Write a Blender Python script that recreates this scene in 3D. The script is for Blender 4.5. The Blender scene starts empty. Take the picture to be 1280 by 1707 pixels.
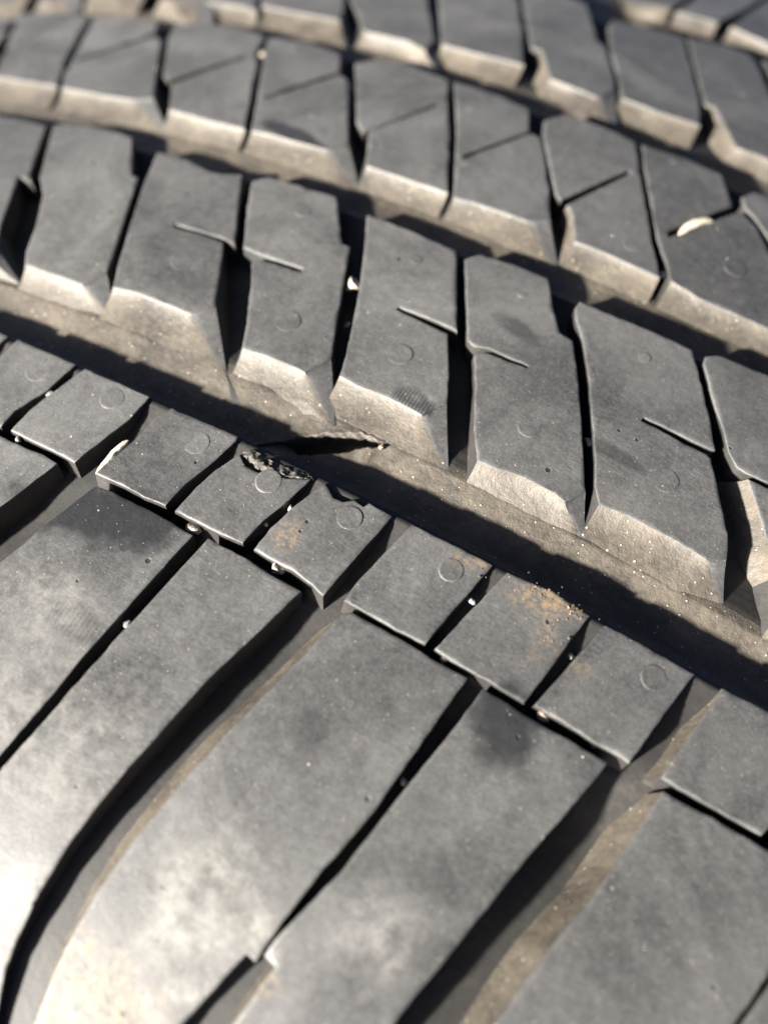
import bpy, math, random
import numpy as np
from mathutils import Matrix, Vector, noise as mnoise
from mathutils.geometry import delaunay_2d_cdt

# ------------------------------------------------------------------ camera, sky, sun, exposure
SC = bpy.context.scene
COL = SC.collection
R = 354.7893            # tread radius at the crown, mm
KC = 0.000977579946955266          # crown curvature
MM = 0.001
ZC = R             # axle height, mm (the tyre stands on the ground)

CAM_POS = [0.0002, -104.7795, 427.8178]
CAM_M = [[0.8712313, -0.4612985, 0.1678086], [0.4777909, 0.7185251, -0.5054082], [0.1125694, 0.5205049, 0.8464058]]
cam = bpy.data.cameras.new('camera')
camo = bpy.data.objects.new('camera', cam)
COL.objects.link(camo)
mw = Matrix(CAM_M).to_4x4()
mw.translation = Vector((CAM_POS[0] * MM, CAM_POS[1] * MM, (CAM_POS[2] + ZC) * MM))
camo.matrix_world = mw
cam.sensor_fit = 'VERTICAL'
cam.sensor_height = 36.0
cam.sensor_width = 27.0
cam.lens = 1451.435 / 1707.0 * 36.0
cam.clip_start = 0.002
cam.clip_end = 300.0
cam.dof.use_dof = True
cam.dof.focus_distance = 0.092
cam.dof.aperture_fstop = 10.5
SC.camera = camo

SUN_EL = math.radians(15.0)
SUN_DIR = Vector((-0.50, -0.866, 0.0)).normalized() * math.cos(SUN_EL) + Vector((0, 0, math.sin(SUN_EL)))
sun = bpy.data.lights.new('sun', 'SUN')
sun.energy = 5.0
sun.angle = math.radians(3.0)
sun.color = (1.0, 0.945, 0.86)
suno = bpy.data.objects.new('sun', sun)
COL.objects.link(suno)
suno.location = (0, 0, 3)
suno.rotation_euler = SUN_DIR.to_track_quat('Z', 'Y').to_euler()

world = bpy.data.worlds.new('World')
SC.world = world
world.use_nodes = True
wn = world.node_tree
bg = wn.nodes['Background']
sky = wn.nodes.new('ShaderNodeTexSky')
sky.sky_type = 'NISHITA'
sky.sun_disc = False
sky.sun_elevation = SUN_EL
sky.sun_rotation = math.atan2(SUN_DIR.x, SUN_DIR.y)
wn.links.new(sky.outputs[0], bg.inputs[0])
bg.inputs[1].default_value = 0.05
sky.air_density = 0.15
sky.dust_density = 0.6
sky.ozone_density = 0.0
SC.view_settings.view_transform = 'Standard'
SC.view_settings.look = 'None'
SC.view_settings.gamma = 1.0
SC.view_settings.exposure = 2.46

# ------------------------------------------------------------------ tyre surface
def ru(u):
    e = max(0.0, abs(u) - 84.0)
    return R - KC * u * u - e * e / 190.0

def surf(s, u, d=0.0):
    th = s / R
    r = ru(u) - d
    return (r * math.sin(th) * MM, u * MM, (r * math.cos(th) + ZC) * MM)

# ------------------------------------------------------------------ materials
class NT:
    def __init__(self, name):
        self.m = bpy.data.materials.new(name)
        self.m.use_nodes = True
        self.t = self.m.node_tree
        self.b = self.t.nodes['Principled BSDF']
    def n(self, typ, **kw):
        x = self.t.nodes.new(typ)
        for k, v in kw.items():
            setattr(x, k, v)
        return x
    def put(self, sock, v):
        if hasattr(v, 'is_output'):
            self.t.links.new(v, sock)
        else:
            sock.default_value = v
    def noise(self, vec, scale, detail=4.0, rough=0.55, dist=0.0):
        x = self.n('ShaderNodeTexNoise')
        self.put(x.inputs['Vector'], vec)
        x.inputs['Scale'].default_value = scale
        x.inputs['Detail'].default_value = detail
        x.inputs['Roughness'].default_value = rough
        x.inputs['Distortion'].default_value = dist
        return x.outputs['Fac']
    def ramp(self, v, a, b, lo=0.0, hi=1.0, smooth=True):
        x = self.n('ShaderNodeMapRange')
        x.interpolation_type = 'SMOOTHSTEP' if smooth else 'LINEAR'
        self.put(x.inputs['Value'], v)
        self.put(x.inputs['From Min'], a); self.put(x.inputs['From Max'], b)
        self.put(x.inputs['To Min'], lo); self.put(x.inputs['To Max'], hi)
        return x.outputs['Result']
    def math(self, op, a, b=0.0):
        x = self.n('ShaderNodeMath', operation=op)
        self.put(x.inputs[0], a); self.put(x.inputs[1], b)
        return x.outputs[0]
    def mix(self, f, a, b):
        x = self.n('ShaderNodeMix', data_type='RGBA')
        self.put(x.inputs[0], f); self.put(x.inputs[6], a); self.put(x.inputs[7], b)
        return x.outputs[2]
    def specks(self, vec, scale, size):
        v = self.n('ShaderNodeTexVoronoi')
        v.inputs['Scale'].default_value = scale
        self.put(v.inputs['Vector'], vec)
        sep = self.n('ShaderNodeSeparateColor')
        self.t.links.new(v.outputs['Color'], sep.inputs[0])
        lim = self.math('MULTIPLY', self.math('POWER', sep.outputs[0], 5.0), size)
        return self.ramp(v.outputs['Distance'], self.math('MULTIPLY', lim, 0.6), lim, 1.0, 0.0)
    def bump(self, h, strength, dist, prev=None):
        x = self.n('ShaderNodeBump')
        x.inputs['Strength'].default_value = strength
        x.inputs['Distance'].default_value = dist
        self.t.links.new(h, x.inputs['Height'])
        if prev is not None:
            self.t.links.new(prev, x.inputs['Normal'])
        return x.outputs['Normal']
    def ellipse(self, suv, cs, cu, rs, ru_, ang=0.0, wob=None, soft=0.4):
        m = self.n('ShaderNodeMapping')
        m.vector_type = 'TEXTURE'
        self.t.links.new(suv, m.inputs[0])
        m.inputs['Location'].default_value = (cs / 100, cu / 100, 0)
        m.inputs['Rotation'].default_value = (0, 0, math.radians(ang))
        m.inputs['Scale'].default_value = (rs / 100, ru_ / 100, 1)
        l = self.n('ShaderNodeVectorMath', operation='LENGTH')
        self.t.links.new(m.outputs[0], l.inputs[0])
        d = l.outputs['Value']
        if wob is not None:
            d = self.math('ADD', d, wob)
        return self.ramp(d, 1.0 - soft, 1.0 + soft * 0.5, 1.0, 0.0)

def c4(r, g, b):
    return (r, g, b, 1.0)

# worn running surface: dark rubber, greyed by a thin dust film; wiped patches keep the bare rubber
def make_top():
    t = NT('worn_rubber')
    tc = t.n('ShaderNodeTexCoord')
    P = tc.outputs['Object']; SU = tc.outputs['UV']
    cloud = t.noise(P, 110, 5, 0.6)
    fine = t.noise(P, 900, 6, 0.65)
    grain = t.noise(P, 3200, 3, 0.6)
    wob = t.math('MULTIPLY', t.math('SUBTRACT', t.noise(P, 260, 4, 0.6), 0.5), 1.3)
    dust = t.math('ADD', t.math('ADD', t.ramp(cloud, 0.30, 0.75, 0.34, 0.46), t.ramp(fine, 0.35, 0.75, -0.04, 0.06)), t.ramp(grain, 0.35, 0.7, -0.07, 0.09))
    # scuffs run along the rolling direction
    mp = t.n('ShaderNodeMapping'); t.t.links.new(SU, mp.inputs[0])
    mp.inputs['Scale'].default_value = (1.0, 14.0, 1.0); mp.inputs['Rotation'].default_value = (0, 0, 0.35)
    scr = t.noise(mp.outputs[0], 60, 5, 0.7)
    dust = t.math('ADD', dust, t.math('MULTIPLY', t.ramp(scr, 0.45, 0.72, -0.05, 0.26), t.ramp(t.noise(P, 65, 3, 0.5), 0.42, 0.62)))
    dust = t.math('ADD', dust, t.ramp(t.noise(P, 48, 5, 0.65, 1.2), 0.34, 0.68, -0.12, 0.15))
    oi = t.n('ShaderNodeObjectInfo')
    dust = t.math('ADD', dust, t.ramp(oi.outputs['Random'], 0.0, 1.0, -0.07, 0.07, False))
    wiped = None
    for e in WIPED:
        m = t.ellipse(SU, *e[:5], wob=wob)
        m = t.math('MULTIPLY', m, e[5])
        if len(e) > 6:                     # ridges of a fingertip
            wv = t.n('ShaderNodeTexWave'); t.t.links.new(SU, wv.inputs['Vector'])
            wv.inputs['Scale'].default_value = e[6]; wv.inputs['Distortion'].default_value = 3.0; wv.inputs['Detail Scale'].default_value = 12.0
            m = t.math('MULTIPLY', m, t.ramp(wv.outputs['Fac'], 0.1, 0.9, 0.45, 1.0))
        wiped = m if wiped is None else t.math('MAXIMUM', wiped, m)
    dust = t.math('MULTIPLY', dust, t.math('SUBTRACT', 1.0, wiped))
    ck = t.n('ShaderNodeClamp'); t.put(ck.inputs[0], dust); dust = ck.outputs[0]
    col = t.mix(dust, c4(0.016, 0.0165, 0.018), c4(0.158, 0.157, 0.153))
    # brown earth smeared on a few corners
    mud = None
    for e in MUDDY:
        m = t.ellipse(SU, *e[:5], wob=wob, soft=0.7)
        m = t.math('MULTIPLY', m, e[5])
        mud = m if mud is None else t.math('MAXIMUM', mud, m)
    mud = t.math('MULTIPLY', mud, t.ramp(t.noise(P, 1500, 5, 0.7), 0.42, 0.62))
    col = t.mix(mud, col, c4(0.20, 0.145, 0.085))
    # pale dust in patches, which also paint in part of the shoulder glare
    pale = None
    for e in PALE:
        m = t.ellipse(SU, *e[:5], wob=wob, soft=0.8)
        m = t.math('MULTIPLY', m, e[5])
        pale = m if pale is None else t.math('MAXIMUM', pale, m)
    pale = t.math('MULTIPLY', pale, t.ramp(t.math('ADD', t.math('MULTIPLY', t.noise(P, 420, 6, 0.7), 0.75), t.math('MULTIPLY', fine, 0.25)), 0.40, 0.62, 0.12, 1.0))
    col = t.mix(pale, col, c4(0.31, 0.297, 0.27))
    sp = t.specks(P, 700, 0.13)
    sp2 = t.specks(P, 2600, 0.28)
    spk = t.math('MAXIMUM', sp, t.math('MULTIPLY', sp2, 0.7))
    col = t.mix(t.math('MULTIPLY', spk, 0.4), col, c4(0.55, 0.50, 0.42))
    pit = t.specks(P, 420, 0.16)
    col = t.mix(t.math('MULTIPLY', pit, 0.85), col, c4(0.012, 0.012, 0.012))
    t.put(t.b.inputs['Base Color'], col)
    rg = t.ramp(fine, 0.25, 0.8, 0.46, 0.66)
    rg = t.math('ADD', rg, t.math('MULTIPLY', wiped, -0.06))
    t.put(t.b.inputs['Roughness'], rg)
    t.b.inputs['Specular IOR Level'].default_value = 0.38
    nb = t.bump(cloud, 0.22, 0.0004)
    nb = t.bump(scr, 0.15, 0.0001, nb)
    nb = t.bump(fine, 0.35, 0.00012, nb)
    nb = t.bump(grain, 0.45, 0.00006, nb)
    nb = t.bump(t.math('SUBTRACT', spk, t.math('MULTIPLY', pit, 2.0)), 0.5, 0.0001, nb)
    t.put(t.b.inputs['Normal'], nb)
    return t.m

# groove walls: tan road dust packed on the rubber
def make_dusty():
    t = NT('dusty_groove_rubber')
    tc = t.n('ShaderNodeTexCoord')
    P = tc.outputs['Object']
    a = t.noise(P, 230, 5, 0.6)
    b = t.noise(P, 1300, 6, 0.7)
    k = t.math('ADD', t.ramp(a, 0.34, 0.68, 0.28, 0.72), t.ramp(b, 0.35, 0.7, -0.20, 0.14))
    k = t.math('ADD', k, t.ramp(t.noise(P, 75, 3, 0.5), 0.35, 0.65, -0.12, 0.22))
    ck = t.n('ShaderNodeClamp'); t.put(ck.inputs[0], k); k = ck.outputs[0]
    col = t.mix(k, c4(0.028, 0.024, 0.020), c4(0.106, 0.091, 0.071))
    sp = t.specks(P, 2000, 0.36)
    col = t.mix(t.math('MULTIPLY', sp, 0.45), col, c4(0.62, 0.56, 0.46))
    t.put(t.b.inputs['Base Color'], col)
    t.b.inputs['Roughness'].default_value = 0.55
    t.b.inputs['Specular IOR Level'].default_value = 0.5
    nb = t.bump(a, 0.35, 0.0005)
    nb = t.bump(b, 0.6, 0.00022, nb)
    nb = t.bump(t.noise(P, 4200, 2, 0.6), 0.5, 0.00008, nb)
    nb = t.bump(sp, 0.8, 0.00015, nb)
    t.put(t.b.inputs['Normal'], nb)
    return t.m

# narrow grooves and their walls: rubber with a little dust, colour darkened to deepen the groove shade
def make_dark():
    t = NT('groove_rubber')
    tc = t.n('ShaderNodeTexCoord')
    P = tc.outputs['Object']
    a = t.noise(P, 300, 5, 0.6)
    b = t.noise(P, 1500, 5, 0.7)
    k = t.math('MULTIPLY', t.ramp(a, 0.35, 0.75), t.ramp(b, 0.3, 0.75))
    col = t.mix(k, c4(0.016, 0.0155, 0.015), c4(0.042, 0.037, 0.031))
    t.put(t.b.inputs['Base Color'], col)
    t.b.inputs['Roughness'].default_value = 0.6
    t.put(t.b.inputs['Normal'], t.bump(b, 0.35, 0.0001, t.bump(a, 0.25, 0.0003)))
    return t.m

def make_simple(name, ca, cb, scale, rough, bump=0.5, bd=0.0001, spec=0.5, trans=0.0):
    t = NT(name)
    tc = t.n('ShaderNodeTexCoord')
    a = t.noise(tc.outputs['Object'], scale, 5, 0.65)
    t.put(t.b.inputs['Base Color'], t.mix(t.ramp(a, 0.3, 0.7), c4(*ca), c4(*cb)))
    t.b.inputs['Roughness'].default_value = rough
    t.b.inputs['Specular IOR Level'].default_value = spec
    t.b.inputs['Transmission Weight'].default_value = trans
    t.put(t.b.inputs['Normal'], t.bump(a, bump, bd))
    return t.m

WIPED = [(-19.27, -45.05, 3.09, 1.38, -10, 0.85, 75), (-36.79, -83.64, 3.62, 1.71, -10, 0.55, 60), (5.3, -72.33, 3.48, 4.21, 0, 0.9), (-42.31, -73.12, 9.92, 3.69, 12, 1.0), (9.32, -49.05, 5.83, 1.35, -24, 0.7), (-56.39, -10.67, 6.07, 1.62, -10, 0.9), (3.5, -39.95, 3.56, 0.91, -5, 0.5), (-13.84, -29.41, 3.22, 1.43, -10, 0.6), (-10.15, -81.81, 1.71, 2.57, 20, 0.4), (-49.54, -29.04, 2.65, 2.21, 0, 0.3), (-53.36, -42.29, 5.18, 2.59, 0, 0.25), (-5.32, -76.66, 1.14, 1.14, 0, 0.3)]
PALE = [(-33.27, -94.32, 10.66, 8.16, 0, 0.25), (-11.63, -98.45, 6.04, 6.04, 20, 0.45), (-4.88, -98.05, 2.66, 2.13, 0, 0.5), (3.42, -93.66, 4.16, 3.12, 0, 0.3), (-6.76, -105.57, 6.4, 2.67, 0, 0.5), (-18.99, -44.13, 2.07, 0.69, 15, 0.2), (-27.15, -105.21, 2.4, 3.6, 0, 0.3), (-41.26, -83.41, 5.43, 4.07, 0, 0.3)]
MUDDY = [(4.65, -58.71, 4.76, 2.26, 20, 1.0), (4.92, -62.86, 1.29, 2.92, 0, 0.5), (-4.64, -59.24, 2.75, 1.34, 20, 0.7), (-22.86, -66.13, 1.42, 1.8, 0, 0.9), (8.4, -63.96, 2.31, 1.15, 0, 0.5), (-16.14, -108.93, 8.42, 3.93, 0, 0.75), (-2.89, -101.07, 1.58, 1.58, 0, 0.6)]
M_TOP = make_top()
M_DUST = make_dusty()
M_DARK = make_dark()
M_TORN = make_simple('torn_rubber', (0.016, 0.015, 0.014), (0.085, 0.076, 0.062), 900, 0.75, 0.8, 0.0003)
M_SIDE = make_simple('sidewall_rubber', (0.022, 0.022, 0.023), (0.05, 0.049, 0.047), 60, 0.55, 0.3, 0.0004)

# ------------------------------------------------------------------ mesh helpers
def link(name, me, parent=None, mats=()):
    for m in mats:
        me.materials.append(m)
    o = bpy.data.objects.new(name, me)
    COL.objects.link(o)
    if parent is not None:
        o.parent = parent
    return o

def mesh_from(name, sud, faces, fmat=None, smooth=True, sharp=None):
    """mesh from (s, u, depth) points, with (s, u) kept as UV"""
    me = bpy.data.meshes.new(name)
    me.from_pydata([surf(*p) for p in sud], [], faces)
    uv = me.uv_layers.new(name='UVMap')
    li = np.empty(len(me.loops), np.int32)
    me.loops.foreach_get('vertex_index', li)
    su = np.array([(p[0] / 100, p[1] / 100) for p in sud], np.float32)
    uv.data.foreach_set('uv', su[li].ravel())
    if fmat is not None:
        me.polygons.foreach_set('material_index', np.array(fmat, np.int32))
    me.polygons.foreach_set('use_smooth', np.full(len(me.polygons), smooth, bool))
    if sharp:
        me.set_sharp_from_angle(angle=math.radians(sharp))
    me.update()
    return me

def tag(o, label, cat, group=None, kind=None):
    o['label'] = label
    o['category'] = cat
    if group: o['group'] = group
    if kind: o['kind'] = kind
    return o

# ------------------------------------------------------------------ tread blocks
LAT = 3.6            # depth of cross grooves below the tread
GB = {'A': (None, -58.0), 'B': (-50.2, -20.3), 'C': (-15.2, 13.4), 'D': (19.0, 49.0), 'E': (56.9, None), 'S': (None, None)}
GT = {'A': (None, -58.5), 'B': (-46.9, -20.8), 'C': (-12.3, 12.9), 'D': (22.0, 48.6), 'E': (59.3, None), 'S': (None, None)}
GASH = [(-32.79, -57.32, 0.5), (-29.6, -55.39, 1.5), (-25.78, -53.18, 1.6), (-22.53, -51.37, 1.05), (-19.83, -50.54, 0.02)]        # crack line: (s, u, half width)

GU, GW = -51.3, 0.7
def gash_at(s):
    """centre, half width and openness of the crack at s; eases back to the plain floor beyond its ends"""
    g = GASH
    if s <= g[0][0]:
        t = min(1.0, (g[0][0] - s) / 7.0); t = t * t * (3 - 2 * t)
        return g[0][1] + t * (GU - g[0][1]), g[0][2] + t * (GW - g[0][2]), 0.0
    if s >= g[-1][0]:
        t = min(1.0, (s - g[-1][0]) / 7.0); t = t * t * (3 - 2 * t)
        return g[-1][1] + t * (GU - g[-1][1]), g[-1][2] + t * (GW - g[-1][2]), 0.0
    for a, b in zip(g, g[1:]):
        if a[0] <= s <= b[0]:
            t = (s - a[0]) / (b[0] - a[0])
            w = a[2] + t * (b[2] - a[2])
            c = a[1] + t * (b[1] - a[1])
            k = min(1.0, w / 0.35)
            c += 0.26 * k * mnoise.fractal((s * 0.9, 4.0, 1.0), 1.0, 2.0, 3)
            w *= 1 + 0.35 * mnoise.fractal((s * 1.1, 9.0, 1.0), 1.0, 2.0, 3)
            return c, w, k

def prep(row, pts, eo):
    """outline in order; returns list of (s, u, s_bottom, u_bottom, groove flag)"""
    n = len(pts)
    P = [(p[0], p[1]) for p in pts]
    area = sum(P[i][0] * P[(i + 1) % n][1] - P[(i + 1) % n][0] * P[i][1] for i in range(n))
    sg = 1.0 if area > 0 else -1.0
    lo, hi = GT[row]; blo, bhi = GB[row]
    def isg(i):
        a, b = P[i], P[(i + 1) % n]
        if abs(b[1] - a[1]) > 0.8 * abs(b[0] - a[0]): return 0
        um = (a[1] + b[1]) / 2
        if lo is not None and abs(um - lo) < 2.6 and abs(b[0] - a[0]) > 0.5: return -1
        if hi is not None and abs(um - hi) < 2.6 and abs(b[0] - a[0]) > 0.5: return 1
        return 0
    G = [isg(i) for i in range(n)]
    FAC = [0] * n                      # cut corner between two vertices that share a foot
    for i in range(n):
        if len(pts[i]) > 2 and len(pts[(i + 1) % n]) > 2: G[i] = 0; FAC[i] = 2
    def offs(i):
        return eo.get(i, 0.12)
    out = []
    for i in range(n):
        a, b, c = P[i - 1], P[i], P[(i + 1) % n]
        def nrm(p, q):
            dx, dy = q[0] - p[0], q[1] - p[1]
            L = math.hypot(dx, dy) or 1e-9
            return (sg * dy / L, -sg * dx / L)
        n1, n2 = nrm(a, b), nrm(b, c)
        o1 = 0.0 if G[i - 1] else offs((i - 1) % n)
        o2 = 0.0 if G[i] else offs(i)
        det = n1[0] * n2[1] - n1[1] * n2[0]
        if abs(det) > 0.3:
            dx = (o1 * n2[1] - o2 * n1[1]) / det
            dy = (n1[0] * o2 - n2[0] * o1) / det
        else:
            dx = (n1[0] * o1 + n2[0] * o2) / 2; dy = (n1[1] * o1 + n2[1] * o2) / 2
        L = math.hypot(dx, dy)
        if L > 4.6: dx, dy = dx / L * 4.6, dy / L * 4.6
        bs, bu = b[0] + dx, b[1] + dy
        g = G[i - 1] or G[i]
        if g < 0: bu = blo
        elif g > 0: bu = bhi
        if len(pts[i]) > 2: bs, bu = pts[i][2], pts[i][3]   # cut corners have their own foot
        out.append((b[0], b[1], bs, bu, G[i] or FAC[i] or (1 if offs(i) > 0.3 else 0)))
    return out, sg

def resample(out, step, jit, rng):
    res = []
    n = len(out)
    for i in range(n):
        a, b = out[i], out[(i + 1) % n]
        L = math.hypot(b[0] - a[0], b[1] - a[1])
        k = max(1, int(round(L / step)))
        nx, ny = (b[1] - a[1]) / (L or 1), -(b[0] - a[0]) / (L or 1)
        for j in range(k):
            t = j / k
            jj = rng.uniform(-jit, jit) if L > 1.2 else 0.0
            res.append((a[0] + t * (b[0] - a[0]) + nx * jj, a[1] + t * (b[1] - a[1]) + ny * jj,
                        a[2] + t * (b[2] - a[2]), a[3] + t * (b[3] - a[3]), a[4]))
    return res

def inset(P, sg, dist, wear):
    n = len(P)
    res = []
    for i in range(n):
        a, b, c = P[i - 1], P[i], P[(i + 1) % n]
        def nrm(p, q):
            dx, dy = q[0] - p[0], q[1] - p[1]
            L = math.hypot(dx, dy) or 1e-9
            return (-sg * dy / L, sg * dx / L)
        n1, n2 = nrm(a, b), nrm(b, c)
        mx, my = n1[0] + n2[0], n1[1] + n2[1]
        L2 = mx * mx + my * my
        k = 2.0 / max(L2, 1.1)
        dd = dist * wear[i]
        res.append((b[0] + mx * k * dd, b[1] + my * k * dd))
    return res

def block_geo(row, pts, eo, rng, hi=True, ds=0.0, depth=LAT):
    if row == 'S': depth = 5.4
    out, sg = prep(row, pts, eo)
    if hi: out = resample(out, 0.9, 0.045, rng)
    P = [(p[0], p[1]) for p in out]
    n = len(P)
    V = []; F = []; FM = []
    if hi:
        rings = [(0.42, 0.0), (0.20, 0.0), (0.055, 0.055), (0.0, 0.19)]
        WL = [0.09, 0.18, 0.27, 0.36, 0.45, 0.563, 0.7, 1.0]
    else:
        rings = [(0.0, 0.0)]
        WL = [1.0]
    base = []
    sd = rng.uniform(0, 50)
    wear = [max(0.45, 1.0 + 1.1 * mnoise.noise((x * 0.35, y * 0.35, sd)) + 0.7 * mnoise.noise((x * 1.2, y * 1.2, sd))) if hi else 1.0 for x, y in P]
    for dist, d in rings:
        q = inset(P, sg, dist, wear) if dist else P
        base.append(len(V))
        V += [(x, y, d * w_) for (x, y), w_ in zip(q, wear)]
    for t in WL:
        base.append(len(V))
        if row == 'S': h = t ** 1.35
        else:                                  # hollow slope down to the groove floor, then on below it
            q = t * (LAT - 0.19) / 1.92
            h = 0.42 * q + 0.58 * q * q if q < 1 else 1.0 + 1.3 * (q - 1)
        for p in out:
            d = rings[-1][1] + t * (depth - rings[-1][1])
            hh = h
            u = p[1] + hh * (p[3] - p[1]); s = p[0] + hh * (p[2] - p[0])
            if row == 'B' and u < -49.5 and d > 2.2:       # the crack runs in under the foot of the block
                c, w, k = gash_at(s)
                if k > 0: u = max(u, c + w + 2.7 * k)
            V.append((s, u, d))
    # the running surface
    inner = [V[base[0] + i][:2] for i in range(n)]
    pts2 = [Vector(q) for q in inner]
    if hi:
        ss = [q[0] for q in inner]; uu = [q[1] for q in inner]
        st = 2.2
        s0 = min(ss)
        while s0 < max(ss):
            u0 = min(uu)
            while u0 < max(uu):
                pts2.append(Vector((s0 + rng.uniform(-.4, .4), u0 + rng.uniform(-.4, .4))))
                u0 += st
            s0 += st
    edges = [(i, (i + 1) % n) for i in range(n)]
    vo, eo_, fo, ov, oe, of = delaunay_2d_cdt(pts2, edges, [], 1, 1e-5)
    mp = []
    for i, v in enumerate(vo):
        src = [k for k in ov[i] if k < n]
        if src: mp.append(base[0] + src[0])
        else:
            mp.append(len(V)); V.append((v[0], v[1], 0.0))
    for f in fo:
        f = [mp[i] for i in f]
        if len(set(f)) < 3: continue
        A, B_, C_ = V[f[0]], V[f[1]], V[f[2]]
        if (B_[0] - A[0]) * (C_[1] - A[1]) - (B_[1] - A[1]) * (C_[0] - A[0]) < 0: f = f[::-1]
        F.append(f); FM.append(0)
    for k in range(len(base) - 1):
        a, b = base[k], base[k + 1]
        wall = k >= len(rings) - 1
        for i in range(n):
            j = (i + 1) % n
            q = [a + i, b + i, b + j, a + j]
            if sg < 0: q = q[::-1]
            F.append(q)
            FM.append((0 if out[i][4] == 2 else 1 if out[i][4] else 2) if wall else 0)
    if ds:
        V = [(v[0] + ds, v[1], v[2]) for v in V]
    return V, F, FM

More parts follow.
